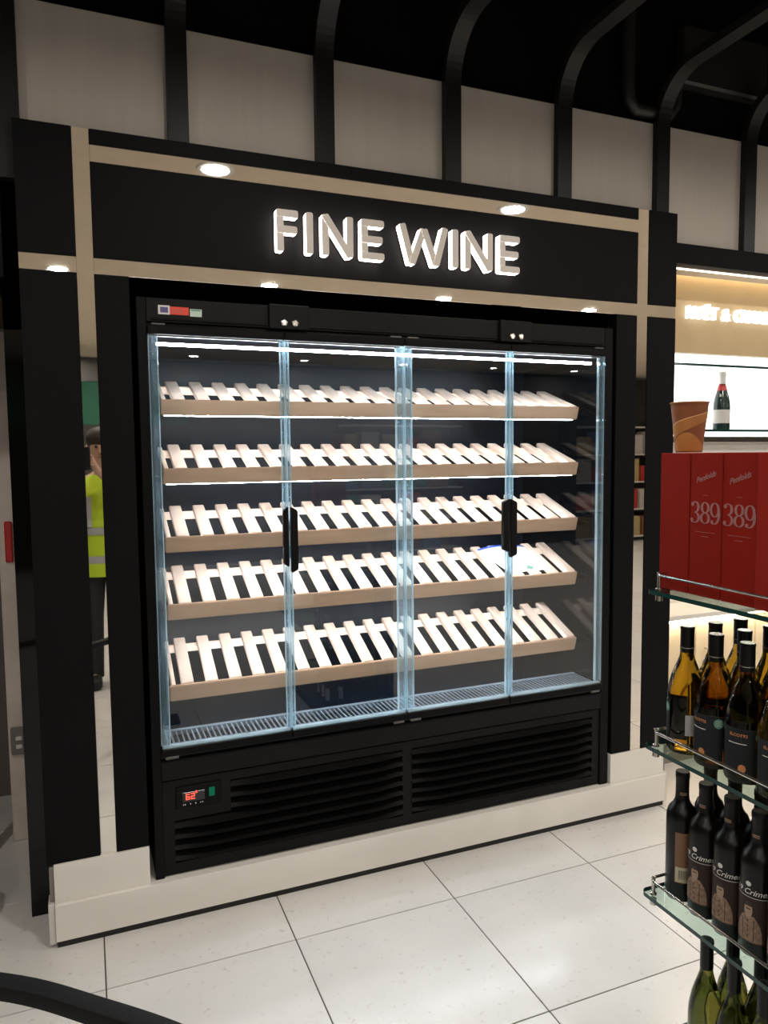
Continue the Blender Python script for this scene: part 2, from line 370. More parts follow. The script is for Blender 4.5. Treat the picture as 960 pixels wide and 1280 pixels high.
# ------------------------------------------------------------------ FINE WINE sign
sg = thing('illuminated_sign', 'illuminated raised FINE WINE letters on the black header', 'sign', (1.15, -.02, 2.33))
def stroke(bm, p, q, w_, y0, y1, n=5):
    p = Vector(p); q = Vector(q); d = (q-p).normalized(); nrm = Vector((-d.y, d.x)); a0 = math.atan2(nrm.y, nrm.x); poly = []; rr = w_*.5; k_ = .55
    def corner(c, s1, s2):   # rounded square end
        return c
    for base, sgn in ((p, -1), (q, 1)):
        e = base + d*sgn*0
        cs = []
        r = w_*.28
        c1 = base + nrm*sgn*(-1)*(rr-r) - d*sgn*r if False else None
        order = [(-1), 1] if sgn > 0 else [1, -1]
        for o_ in order:
            cc = base + nrm*o_*(rr-r) - d*sgn*r
            for t in range(n+1):
                f = t/n*PI/2
                if sgn > 0: a = (-PI/2+f) if o_ < 0 else f
                else: a = (PI/2+f) if o_ > 0 else (PI+f)
                poly.append(cc + d*r*math.cos(a) + nrm*r*math.sin(a))
    prism_xz(bm, [(v.x, v.y) for v in poly], y0, y1, 0, 1)
SW = .0255; Z0, Z1 = 2.336, 2.478; Y0, Y1 = -.043, -.010
def letter(ch, x0, x1):
    bm = B(); h = SW/2; zm = (Z0+Z1)/2; l = x0+h; r = x1-h; b = Z0+h; t = Z1-h; S = []
    if ch == 'I': S = [((l, Z0), (l, Z1))]
    if ch == 'F': S = [((l, Z0), (l, Z1)), ((x0, t), (x1, t)), ((x0, zm+.004), (x1-.004, zm+.004))]
    if ch == 'E': S = [((l, Z0), (l, Z1)), ((x0, t), (x1, t)), ((x0, zm), (x1-.006, zm)), ((x0, b), (x1, b))]
    if ch == 'N': S = [((l, Z0), (l, Z1)), ((r, Z0), (r, Z1)), ((l-.002, Z1-.002), (r+.002, Z0+.002))]
    if ch == 'W':
        q = (x1-x0)/4
        S = [((x0+h*.8, Z1), (x0+q, Z0)), ((x0+q, Z0), (x0+2*q, Z1-.012)), ((x0+2*q, Z1-.012), (x0+3*q, Z0)), ((x0+3*q, Z0), (x1-h*.8, Z1))]
    for k, (p, q) in enumerate(S): stroke(bm, p, q, SW, Y0-.0002*k, Y1)
    me = obj('letter', bm, ['letter_face', 'sign_side'], sg)
for ch, a, b in (('F', .654, .732), ('I', .760, .783), ('N', .818, .935), ('E', .966, 1.055), ('W', 1.117, 1.315), ('I', 1.334, 1.359), ('N', 1.388, 1.510), ('E', 1.541, 1.632)): letter(ch, a, b)

# ------------------------------------------------------------------ wine cabinet
cb = thing('wine_cabinet', 'tall black refrigerated wine cabinet with four glass doors', 'wine cabinet', (1.15, .3, ZP))
def cp(name, bm, mat, parent=cb, smooth=False, label=None): return obj(name, bm, mat, parent, smooth, label)
cp('side_post', bx(.186, .217, 0, .66, ZP, 2.158, bev=.002), 'cab_black'); cp('side_post', bx(2.085, 2.127, 0, .66, ZP, 2.158, bev=.002), 'cab_black')
cp('back_panel', bx(.217, 2.085, .61, .66, ZP, 2.158), 'cab_inner')
cp('inner_side', bx(.2172, .232, .012, .61, .60, 2.04), 'cab_side'); cp('inner_side', bx(2.07, 2.0848, .012, .61, .60, 2.04), 'cab_side')
tp = cp('top_panel', bx(.2172, 2.0848, .002, .61, 2.078, 2.158, bev=.002), 'cab_satin')
cp('panel_lip', bx(.23, 2.075, -.002, .01, 2.084, 2.090, bev=.0015), 'cab_black', tp)
cp('inner_roof', bx(.2172, 2.0848, .016, .61, 2.035, 2.078), 'cab_inner')
cp('deck', bx(.2172, 2.0848, .012, .61, .56, .60), 'deck')
cp('top_light', bx(.25, 2.05, .042, .052, 2.007, 2.017, bev=.002), 'led_top', label='bright white tube light under the cabinet roof')
gr = B()
box(gr, .24, 2.062, .150, .172, .600, .621); box(gr, .24, 2.062, .022, .040, .600, .618)
k = 0; x = .245
while x < 2.06: box(gr, x, x+.0055, .040, .150, .614, .619); x += .0185
g = cp('air_grille', gr, 'deck_bar', label='pale metal air grille with narrow slots'); g['kind'] = 'stuff'
cp('grille_trough', bx(.24, 2.062, .0405, .1495, .6002, .604), 'black_wall')
for x0 in (.629, 1.565):
    p = cp('lock_plate', bx(x0, x0+.145, -.014, .002, 2.076, 2.160, bev=.002), 'cab_satin')
    for dx in (.052, .092):
        lk = B(); lathe(lk, [(0, .0), (.0125, .0), (.0125, .005), (.009, .007), (.0085, .0055), (0, .0055)], 16)
        bmesh.ops.rotate(lk, verts=lk.verts, matrix=Matrix.Rotation(PI/2, 3, 'X')); bmesh.ops.translate(lk, verts=lk.verts, vec=(x0+dx, -.014, 2.098))
        o = cp('lock', lk, 'chrome', p, smooth=True)
stk = thing('equipment_sticker', 'small red, white and green sticker row on the cabinet top panel', 'sticker', (.32, 0, 2.1))
for nm, a, b, z0, z1, mt in (('white_square', .256, .294, 2.104, 2.134, 'print_white'), ('red_strip', .2945, .356, 2.105, 2.131, 'sticker_red'), ('green_square', .360, .399, 2.102, 2.127, 'sticker_green')):
    q = obj(nm, bx(a, b, .0005, .0022, z0, z1), mt, stk)
    if nm == 'white_square': obj('emblem', bx(a+.007, b-.006, -.0002, .0010, z0+.006, z1-.006), 'sticker_purple', q)
    if nm == 'red_strip':
        for k in range(2): obj('print_line', bx(a+.008, b-.02, -.0002, .001, z0+.008+.007*k, z0+.010+.007*k), 'print_pink', q)
    if nm == 'green_square': obj('print_line', bx(a+.003, b-.003, -.0002, .001, z1-.006, z1-.002), 'print_green', q)
# doors
DX = [.2175, .683, 1.148, 1.615, 2.0845]
for i in range(4):
    a, b = DX[i]+.0015, DX[i+1]-.0015; hinge_left = i in (0, 2)
    d = cp('glass_door', bx(a, b, -.012, .012, 2.038, 2.066, bev=.002), 'cab_black'); d['label'] = 'framed glass door with black rails'
    cp('bottom_rail', bx(a, b, -.012, .012, .590, .616, bev=.002), 'cab_black', d)
    cp('glass_pane', bx(a+.002, b-.002, -.010, -.004, .617, 2.037), 'door_glass', d)
    cp('top_gasket', bx(a+.02, b-.02, -.003, .006, 2.030, 2.035), 'gasket', d)
    cp('bottom_edge_glint', bx(a+.004, b-.004, -.003, .010, .617, .627, bev=.002), 'edge_strip', d)  # pale strip standing in for the bright lit lower edge of the glass
    hs, ws = (a, 1) if hinge_left else (b, -1)
    def strip(x, s, w0, w1, y0, y1, mt):
        p, q = sorted((x+s*w0, x+s*w1)); cp('edge_strip', bx(p, q, y0, y1, .628, 2.036, bev=.0015), mt, d)
    strip(hs, ws, .0, .004, -.0035, .012, 'edge_strip'); strip(hs, ws, .005, .028, -.0035, .010, 'clear_strip'); strip(hs, ws, .0285, .032, -.0035, .012, 'edge_strip')
    ms = b if hinge_left else a
    strip(ms, -ws, .0, .003, -.0035, .010, 'edge_strip'); strip(ms, -ws, .0035, .012, -.0035, .008, 'clear_strip'); strip(ms, -ws, .0125, .015, -.0035, .010, 'edge_strip')
    hx = (b-.021, b-.002) if hinge_left else (a+.004, a+.029)
    if i == 2: hx = (b-.045, b-.017)
    if i == 3: hx = (a-.014, a+.016)
    x0, x1 = hx; zA, zB = (1.228, 1.448) if hinge_left else (1.206, 1.446)
    sl = .016 if hinge_left else -.016
    poly = [(x0, zA+max(0, -sl)*0 + (.012 if hinge_left else 0)), (x1, zA+(0 if hinge_left else .012)), (x1, zB-(0 if hinge_left else .014)), (x0, zB-(.014 if hinge_left else 0))]
    hb = B(); prism_xz(hb, poly, -.034, -.0105); bmesh.ops.bevel(hb, geom=list(hb.edges), offset=.003, segments=2, affect='EDGES')
    cp('handle', hb, 'handle', d)
    hp = hs+ws*.012
    for z0, z1 in ((2.0665, 2.073), (.580, .5895)): cp('hinge', bx(min(hp, hp+ws*.045), max(hp, hp+ws*.045), -.012, .004, z0, z1, bev=.0015), 'gasket', d)
# lower hood and louvred panel
hd = B(); prism_yz(hd, [(.006, .497), (-.004, .505), (-.006, .572), (.012, .578), (.3, .578), (.3, .497)], .2172, 2.0848); bmesh.ops.bevel(hd, geom=list(hd.edges), offset=.003, segments=2, affect='EDGES')
cp('hood', hd, 'cab_satin')
lf = B()
for a in ((.4552, 2.0848, .463, .494), (.2172, 2.0848, .154, .193), (1.132, 1.172, .1932, .4628), (.2172, .256, .1932, .3478), (2.046, 2.0848, .1932, .4628), (.2172, .455, .348, .494)):
    box(lf, a[0], a[1], .008, .03, a[2], a[3])
gp = cp('louvre_panel', lf, 'cab_satin')
cp('panel_backing', bx(.2172, 2.0848, .045, .06, .154, .494), 'black_wall')
def slat(x0, x1, z):
    bm = B(); n = 26; rings = []
    for i in range(n+1):
        x = x0+(x1-x0)*i/n; e = min(x-x0, x1-x)/.13; e = max(0, min(1, e)); kk = e*e*(3-2*e)
        pr = [(.030, .013), (.024, .0165), (-.002-.016*kk, -.004), (.004-.014*kk, -.0095)]
        rings.append([bm.verts.new((x, y, z+zz)) for y, zz in pr])
    for p, q in zip(rings, rings[1:]):
        for k in range(4): bm.faces.new((p[k], p[(k+1) % 4], q[(k+1) % 4], q[k]))
    bm.faces.new(rings[0]); bm.faces.new(rings[-1][::-1]); return bm
for r in range(7):
    z = .447-.0393*r
    cp('louvre_slat', slat(1.170, 2.048, z), 'cab_satin', gp, smooth=True)
    cp('louvre_slat', slat(.453 if r < 3 else .254, 1.134, z), 'cab_satin', gp, smooth=True)
ctl = B(); box(ctl, .262, .420, .001, .010, .388, .470, bev=.004, seg=2); ct = cp('control_panel', ctl, 'cab_black')
cp('display_window', bx(.284, .362, -.0005, .003, .412, .447, bev=.001), 'phone', ct)
def seg7(bm, x, z, w_, h, segs):
    t = w_*.2
    R = {'a': (x, x+w_, z+h-t, z+h), 'g': (x, x+w_, z+h/2-t/2, z+h/2+t/2), 'd': (x, x+w_, z, z+t), 'f': (x, x+t, z+h/2, z+h), 'b': (x+w_-t, x+w_, z+h/2, z+h), 'e': (x, x+t, z, z+h/2), 'c': (x+w_-t, x+w_, z, z+h/2)}
    for s in segs: q = R[s]; box(bm, q[0], q[1], -.0014, -.0004, q[2], q[3])
dg = B(); seg7(dg, .296, .421, .013, .021, 'afgedc'); seg7(dg, .314, .421, .013, .021, 'abged'); seg7(dg, .330, .435, .006, .014, 'abgf')
cp('red_digits', dg, 'red_digit', ct, label='glowing red temperature digits')
for x in (.286, .292, .31, .328, .345, .352): cp('key_mark', bx(x, x+.003, -.0006, .0012, .402, .406), 'print_white', ct)
cp('switch', bx(.377, .397, -.001, .004, .420, .452, bev=.001), 'green_switch', ct, label='small green rocker switch')

# ------------------------------------------------------------------ slatted wine shelves
names5 = ['topmost of the five', 'second from the top', 'middle one of the five', 'fourth from top, carrying a leaflet', 'lowest of the five']
YS, YB = .085, .355
SHELF = [(1.829, .086), (1.588, .086), (1.345, .093), (1.103, .102), (.808, .110)]
SX0, SX1 = .262, 2.020
for s, (zf, rise) in enumerate(SHELF):
    sh = thing('wine_shelf', 'pale wooden slatted wine shelf in the cabinet, '+names5[s], 'shelf', (1.14, YS, zf-.055), 'slatted shelves in the wine cabinet')
    fb = B(); prism_xz(fb, [(SX0, zf-.055), (SX1-.012, zf-.055), (SX1, zf), (SX0, zf)], YS, YS+.022); bmesh.ops.bevel(fb, geom=list(fb.edges), offset=.003, segments=2, affect='EDGES')
    obj('front_board', fb, 'wood_board', sh)
    ang = math.atan2(rise, YB-YS-.02); L_ = math.hypot(rise, YB-YS-.02)
    key = 'slat_%d' % s
    sm = B(); box(sm, -.0225, .0225, -L_/2, L_/2, -.010, .010, bev=.005, seg=2); sme = mesh_of(sm, 'slat', 'wood_slat', smooth=True)
    cy, cz = (YS+.02+YB)/2, zf-.006+rise/2
    for i in range(20): inst('slat', sme, sh, (.327+.088*i, cy, cz), (ang, 0, 0))
    em = B(); box(em, -.008, .008, -L_/2, L_/2, -.022, .004, bev=.003); eme = mesh_of(em, 'end_board', 'wood_slat')
    for x in (.278, 2.000): inst('end_board', eme, sh, (x, cy, cz-.004), (ang, 0, 0))
    zb = zf+rise-.034
    obj('back_rail', bx(.27, 2.008, YB-.036, YB-.016, zb-.016, zb+.014, bev=.004), 'wood_slat', sh)
    obj('shelf_light', bx(.275, 2.0, YS+.0225, YS+.0295, zf-.0572, zf-.050, bev=.0015), 'led_shelf', sh, label='white light strip under the front board')
    for x in (.262, 2.022): obj('bracket', bx(x-.006 if x > 1 else x-.02, x+.03 if x > 1 else x+.004, YS+.05, YB+.1, zf-.045, zf-.03), 'cab_black', sh)
# leaflet lying on the fourth shelf
zf, rise = SHELF[3]; ang = math.atan2(rise, YB-YS-.02)
lt = thing('leaflet', 'white leaflet with a blue arc lying on the fourth wooden shelf', 'leaflet', (1.78, .21, zf+.05))
def slope(bm, dz):
    def P_(x, s): return (x, YS+.02+s*math.cos(ang)-dz*math.sin(ang), zf-.006+s*math.sin(ang)+dz*math.cos(ang))
    return P_
def sheet(poly, dz, th=.0012):
    bm = B(); P_ = slope(bm, dz); Q = slope(bm, dz+th); a = [bm.verts.new(P_(*p)) for p in poly]; b = [bm.verts.new(Q(*p)) for p in poly]; n = len(poly)
    bm.faces.new(a[::-1]); bm.faces.new(b)
    for k in range(n): bm.faces.new((a[k], a[(k+1) % n], b[(k+1) % n], b[k]))
    return bm
arc = [(1.885-.245*t, .205+.055*math.sin(PI*(.22+.62*t))) for t in [i/12 for i in range(13)]]
obj('sheet', sheet([(1.69, .02), (1.90, .025)]+arc, .0115), 'paper', lt)
obj('blue_arc', sheet(arc+[(x+.003, s-.011) for x, s in arc[::-1]], .0130), 'print_blue', lt)
obj('green_mark', sheet([(1.79, .04), (1.82, .035), (1.83, .055), (1.805, .07)], .0130), 'print_green', lt)

# ------------------------------------------------------------------ champagne bay right of the pilaster
by_ = thing('champagne_bay', 'lit gold and white champagne display bay behind the right pilaster', 'display bay', (3.3, .3, 0))
def bp_(name, *a, mat='counter', bev=0, label=None, parent=by_): return obj(name, bx(*a, bev=bev), mat, parent, label=label)
BX0, BX1 = 2.47, 4.6
bp_('top_band', BX0, BX1, .022, .10, 2.468, 2.556, mat='black_laminate')
bp_('soffit_board', BX0, BX1, .10, .195, 2.468, 2.52, mat='soffit')
bp_('front_light', BX0+.01, BX1, .085, .097, 2.4630, 2.4675, mat='bay_led', label='warm light line')
bp_('back_light', BX0+.01, BX1, .200, .232, 2.505, 2.515, mat='bay_led')
bp_('gold_header', BX0, BX1, .24, .28, 2.113, 2.52, mat='gold', label='gold header panel')
bp_('back_panel', BX0, BX1, .52, .56, .0, 2.2, mat='counter')
bp_('backlit_panel', BX0+.02, BX1, .49, .5195, 1.715, 2.16, mat='backlit', label='white backlit panel')
bp_('header_underside', BX0, BX1, .28, .52, 2.16, 2.18, mat='counter')
for z in (2.052, 1.733):
    gl = B(); box(gl, BX0+.02, BX1, .20, .49, z-.006, z+.006)
    for f in gl.faces:
        if abs(f.normal.y) > .5 or abs(f.normal.x) > .5: f.material_index = 1
    obj('glass_shelf', gl, ['bay_glass', 'glass_edge'], by_)
bp_('ledge', BX0, BX1, .26, .52, 1.675, 1.704, mat='rail_steel', bev=.002)
bp_('lower_panel', BX0, BX1, .30, .52, 1.52, 1.675, mat='white_trim')
bp_('niche_fill_strip', BX0+.03, BX1, .34, .36, 1.505, 1.518, mat='niche_fill')  # added glowing strip that brightens the niche
bp_('side_cheek', BX0-.004, BX0+.035, .10, .56, 0, 2.468, mat='wood_cheek')
bp_('worktop', BX0+.036, BX1, .26, .52, .775, .80, mat='counter', bev=.002)
bp_('counter_fill_strip', BX0+.04, BX1, .266, .276, .765, .7745, mat='niche_fill')  # added under the worktop nose to light the cream doors
bp_('base', BX0+.036, BX1, .33, .52, 0, .13, mat='taupe')
for k in range(5):
    x0 = BX0+.04+.42*k; d = bp_('cupboard_door', x0, x0+.415, .30, .32, .13, .755, mat='cream_door', bev=.002)
    hx = x0+.325 if k % 2 == 0 else x0+.06
    obj('handle', tube(B(), [(hx, .30, .475), (hx, .275, .475), (hx, .275, .60), (hx, .30, .60)], .005, 6, upv=(1, 0, 0)), 'rail_steel', d)
# glowing sign on the gold header
ms = thing('illuminated_sign', 'glowing white MOËT & CHANDON lettering on the gold panel', 'sign', (2.75, .24, 2.28))
cx = 2.752; dep_cache = {}
for ch in 'MOËT & CHANDON':
    if ch == ' ': cx += .028; continue
    me = text_mesh(ch, .082, .012, .0018); xs = [v.co.x for v in me.vertices]; wd = max(xs)-min(xs)
    me.transform(Matrix.Translation((-min(xs), 0, 0))); me.transform(Matrix.Diagonal((.84, 1, 1, 1))); me.transform(Matrix.Rotation(PI/2, 4, 'X'))
    me.name = 'letter'; me.materials.clear(); me.materials.append(M['bay_sign'])
    inst('letter', me, ms, (cx, .226, 2.279)); cx += wd*.84+.0065

# ------------------------------------------------------------------ bottle makers
def bottle(name, label, cat, group, prof, mat, cap_prof, cap_mat, n=24):
    t = thing(name, label, cat, (0, 0, 0), group)
    obj('glass_body', lathe(B(), prof, n), mat, t, smooth=True, center=False)
    obj('cap', lathe(B(), cap_prof, n), cap_mat, t, smooth=True, center=False)
    return t
BORD = [(0, .004), (.02, .002), (.033, 0), (.0345, .004), (.0345, .188), (.0335, .200), (.029, .213), (.020, .224), (.0155, .236), (.0145, .245), (.0145, .292), (0, .292)]
BORC = [(.0158, .236), (.0150, .246), (.0150, .284), (.0158, .286), (.0158, .297), (.0145, .300), (0, .300)]
BURG = [(0, .004), (.025, .002), (.038, 0), (.0405, .005), (.0405, .128), (.039, .145), (.033, .172), (.0235, .197), (.0165, .216), (.0143, .230), (.0140, .272), (0, .272)]
BURC = [(.0152, .228), (.0152, .281), (.0160, .2815), (.0160, .284), (.0150, .287), (0, .287)]
def put(lst, nm, mk, me_mat): pass
# red wine with sepia portrait labels
def portrait_bottle(back=False):
    t = bottle('wine_bottle', '-', 'bottle', 'black bottles on the lower glass shelf', BORD, 'black_bottle', BORC, 'capsule')
    R = .0345
    if back:
        lb = obj('back_label', patch(B(), R+.0004, PI-.55, PI+.75, .045, .165, 1, 12), 'back_label', t, center=False)
        bc = patch(B(), R+.0008, PI-.5, PI+.6, .047, .083, 1, 10); obj('barcode_field', bc, 'barcode', lb, center=False)
        bl = B()
        for k in range(9): patch(bl, R+.0011, PI-.3+k*.075, PI-.27+k*.075, .055, .076, 1, 1)
        obj('barcode', bl, 'print_dark', lb, center=False)
    else:
        lb = obj('front_label', patch(B(), R+.0004, PI-1.15, PI+1.15, .030, .128, 1, 18), 'label_brown', t, center=False)
        el = lambda c, hw, f=1: (lambda tt: c-hw*math.sqrt(max(0, 1-(2*tt-1)**2)), lambda tt: c+hw*math.sqrt(max(0, 1-(2*tt-1)**2)))
        c = PI+.05
        obj('portrait_coat', patch(B(), R+.0008, lambda q: c-.78+.45*q**3, lambda q: c+.78-.45*q**3, .034, .088, 8, 8), 'print_sepia', lb, center=False)
        a, b = el(c, .24); obj('portrait_head', patch(B(), R+.0010, a, b, .082, .117, 10, 6), 'print_face', lb, center=False)
        a, b = el(c, .25); obj('portrait_hair', patch(B(), R+.0012, lambda q: a(.72+.28*q), lambda q: b(.72+.28*q), .1085, .1185, 6, 6), 'print_dark', lb, center=False)
        obj('portrait_glasses', patch(B(), R+.0012, c-.13, c+.13, .1015, .1040, 1, 4), 'print_dark', lb, center=False)
        bt = B()
        for k in range(4): patch(bt, R+.0011, c-.05, c+.02, .042+.011*k, .046+.011*k, 1, 1)
        for s in (-1, 1): patch(bt, R+.0011, c+s*.33-.02, c+s*.33+.02, .036, .080, 1, 1)
        obj('portrait_buttons', bt, 'print_dark', lb, center=False)
        obj('label_line', patch(B(), R+.0010, PI-1.1, PI+1.1, .1275, .1287, 1, 14), 'print_white', lb, center=False)
        obj('lower_line', patch(B(), R+.0010, PI-.8, PI+.8, .0325, .0335, 1, 12), 'print_sepia', lb, center=False)
        # script name "19 Crimes" bent round the glass
        for txt, size, z, a0 in (('19 Crimes', .017, .134, PI+.62),):
            me = text_mesh(txt, size, 0, .0002, .35); xs = [v.co.x for v in me.vertices]; wd = max(xs)-min(xs)
            for v in me.vertices:
                s = -(v.co.x-min(xs))/R*-1; aa = a0-.0+(-1)*0
                ang_ = PI+.22-wd/2/R+s; v.co = Vector(((R+.001)*math.cos(ang_), (R+.001)*math.sin(ang_), z+v.co.y))
            me.name = 'brand_name'; me.materials.clear(); me.materials.append(M['print_white'])
            inst('brand_name', me, t, (0, 0, 0))
        a, b = el(PI+.02, .16); obj('emblem', patch(B(), R+.0008, a, b, .150, .161, 8, 6), 'print_white', t, center=False)
    nb = B()
    for z in (.247, .251): patch(nb, .0153, PI-.5, PI+.6, z, z+.0025, 1, 6)
    obj('neck_print', nb, 'print_sepia', t, center=False)
    return t
pb0 = portrait_bottle(True); pb1 = portrait_bottle(False)
LZ = .585
ordn = ['second', 'third', 'fourth', 'fifth']
pb0.location = (1.277, -1.311, LZ+.0005); pb0.rotation_euler = (0, 0, .95); pb0['label'] = 'black wine bottle showing a brown back label, far end of the lower glass shelf'
for k in range(4):
    pos = (1.277, -1.3815-.0712*k, LZ+.0005); lab = 'black bottle with sepia portrait label, %s from far end of lower glass shelf' % ordn[k]
    if k == 0: pb1.location = pos; pb1.rotation_euler = (0, 0, .12); pb1['label'] = lab
    else: dup(pb1, pos, .12+.05*((k*7) % 3-1), lab)
for k in range(4):
    dup(pb1, (1.362, -1.312-.0715*k, LZ+.0005), .2, 'black bottle in back row of lower glass shelf, %s from far end' % ['first', 'second', 'third', 'fourth'][k])
# amber screw-cap bottles on the middle shelf
def amber_bottle(mat, name='wine_bottle'):
    t = bottle(name, '-', 'bottle', 'screw cap bottles on the middle glass shelf', BURG, mat, BURC, 'cap_black')
    R = .0405
    obj('cap_highlight', lathe(B(), [(0, .2876), (.0145, .2876), (.0148, .2872)], 20), 'rail_steel', t, smooth=True, center=False)  # steel disc standing in for the highlight on the black cap
    obj('cap_ring', lathe(B(), [(.0153, .2375), (.0158, .2378), (.0158, .2395), (.0153, .2398)], 20), 'rail_steel', t, smooth=True, center=False)
    lb = obj('front_label', patch(B(), R+.0004, PI-1.0, PI+1.2, .018, .116, 1, 16), 'label_dark', t, center=False)
    obj('label_line', patch(B(), R+.0008, PI-.6, PI+.3, .0835, .0852, 1, 10), 'print_white', lb, center=False)
    c = PI+.1
    obj('label_spot', patch(B(), R+.0008, lambda q: c-.18*math.sqrt(max(0, 1-(2*q-1)**2)), lambda q: c+.18*math.sqrt(max(0, 1-(2*q-1)**2)), .024, .042, 6, 5), 'print_orange', lb, center=False)
    me = text_mesh('ELCOTTS', .0085, 0, .0002); xs = [v.co.x for v in me.vertices]; wd = max(xs)-min(xs)
    for v in me.vertices:
        a_ = PI-.1-wd/2/R+(v.co.x-min(xs))/R; v.co = Vector(((R+.001)*math.cos(a_), (R+.001)*math.sin(a_), .099+v.co.y))
    me.name = 'label_name'; me.materials.clear(); me.materials.append(M['print_orange']); inst('label_name', me, t, (0, 0, 0))
    c2 = PI+.95
    st = obj('round_sticker', patch(B(), R+.001, lambda q: c2-.24*math.sqrt(max(0, 1-(2*q-1)**2)), lambda q: c2+.24*math.sqrt(max(0, 1-(2*q-1)**2)), .090, .112, 8, 6), 'print_green', t, center=False)
    for z in (.0965, .101, .1055): obj('sticker_line', patch(B(), R+.0013, c2-.15, c2+.15, z, z+.0012, 1, 4), 'sticker_green', st, center=False)
    obj('rear_label', patch(B(), R+.0004, PI+2.15, PI+2.6, .045, .092, 1, 5), 'reflective', t, center=False)
    return t
ab = amber_bottle('amber'); MZ = .945
for r, (X_, ys) in enumerate(((1.268, [-1.325, -1.408, -1.490, -1.572]), (1.352, [-1.325, -1.407, -1.489]), (1.436, [-1.320, -1.402, -1.484]))):
    for k, y in enumerate(ys):
        lab = 'screw cap bottle on middle glass shelf, %s row, %s from far end' % (['front', 'second', 'third'][r], ['first', 'second', 'third', 'fourth'][k])
        if r == 0 and k == 0: ab.location = (X_, y, MZ+.0005); ab.rotation_euler = (0, 0, -1.38); ab['label'] = 'back-lit amber screw cap wine bottle at the far end of the middle glass shelf'
        else: dup(ab, (X_, y, MZ+.0005), (.02 if k == 1 else .5)+.1*r, lab)
# olive green bottles on the bottom shelf
def olive_bottle():
    t = bottle('wine_bottle', '-', 'bottle', 'olive bottles on the bottom glass shelf', [(r*.93, z*1.125) for r, z in BURG], 'olive', [(r*.95, z*1.125) for r, z in BURC], 'cap_black')
    obj('front_label', patch(B(), .0405*.93+.0006, PI-.9, PI+.5, .03, .10, 1, 12), 'print_white', t, center=False)
    return t
ob = olive_bottle(); OZ = .198
for r, X_ in enumerate((1.282, 1.362)):
    for k in range(3):
        pos = (X_, -1.39-.077*k, OZ+.0005); lab = 'olive green bottle on bottom glass shelf, %s row, %s from far end' % (['front', 'back'][r], ['first', 'second', 'third'][k])
        if r == 0 and k == 0: ob.location = pos; ob['label'] = lab
        else: dup(ob, pos, .2*k, lab)
# champagne bottle in the bay
chb = bottle('champagne_bottle', 'dark green champagne bottle with white label and red neck band in the lit bay', 'bottle', None, [(0, .006), (.028, .002), (.040, 0), (.042, .006), (.042, .12), (.040, .145), (.034, .175), (.025, .205), (.018, .232), (.0150, .25), (.0150, .275), (0, .275)], 'champagne',
             [(.0175, .238), (.0165, .25), (.0165, .268), (.0185, .275), (.0185, .295), (.014, .302), (0, .303)], 'foil_white')
obj('front_label', patch(B(), .0424, PI*1.25-1.3, PI*1.25+1.3, .035, .105, 1, 16), 'print_white', chb, center=False)
obj('neck_band', lathe(B(), [(.0262, .204), (.0240, .212), (.0185, .234), (.0182, .2345)], 20), 'foil_red', chb, smooth=True, center=False)
obj('sash', patch(B(), .0345, PI*1.25-.35, PI*1.25-.05, .165, .185, 1, 4), 'print_white', chb, center=False)
chb.location = (3.098, .33, 1.7395)

# ------------------------------------------------------------------ glass shelf stand
gs = thing('glass_shelf_stand', 'glass shelf stand with metal rails carrying bottles and red boxes', 'shelf stand', (1.42, -1.8, 0))
EX, FY, NY = 1.205, -1.258, -2.35; TZ = 1.312
for z in (TZ, MZ, LZ, OZ):
    rr = .016; poly = [(EX+rr-rr*math.cos(a), FY-rr+rr*math.sin(a)) for a in [PI/2*k/6 for k in range(7)]] + [(1.60, FY), (1.60, NY), (EX, NY)]
    bm = B(); lo = [bm.verts.new((x, y, z-.010)) for x, y in poly]; hi = [bm.verts.new((x, y, z)) for x, y in poly]; n = len(poly)
    bm.faces.new(hi); bm.faces.new(lo[::-1])
    for k in range(n): bm.faces.new((lo[k], lo[(k+1) % n], hi[(k+1) % n], hi[k])).material_index = 1
    s = obj('glass_shelf', bm, ['shelf_glass', 'glass_edge'], gs)
    if z == OZ: continue
    zr = z+.036; xr = EX+.006; yf = FY-.022
    pts = [(1.58, yf, zr), (xr+.02, yf, zr)] + [(xr+.02-.02*math.sin(a), yf-.02+.02*math.cos(a), zr) for a in [PI/2*k/6 for k in range(1, 7)]] + [(xr, NY+.02, zr)]
    obj('guard_rail', tube(B(), pts, .0033, 8), 'rail_steel', s, smooth=True)
    for x, y in ((xr+.008, yf-.006), (xr, -2.0), (1.57, yf)):
        obj('rail_post', lathe(B(), [(0, 0), (.008, 0), (.008, .004), (.0045, .006), (.0045, zr-z+.004), (.006, zr-z+.005), (0, zr-z+.008)], 12, (x, y, z)), 'rail_steel', s, smooth=True)
        obj('rail_clip', lathe(B(), [(0, -.024), (.008, -.024), (.008, -.0102), (0, -.0102)], 12, (x, y, z)), 'rail_steel', s, smooth=True)
obj('core_panel', bx(1.604, 1.64, NY-.05, FY-.06, 0, 1.33, bev=.003), 'unit_dark', gs)
for y in (-1.5, -2.2): obj('upright', bx(1.585, 1.604, y-.015, y+.015, 0, 1.36), 'rail_steel', gs)
obj('base', bx(1.30, 1.64, NY-.05, -1.62, 0, .06, bev=.003), 'unit_dark', gs)

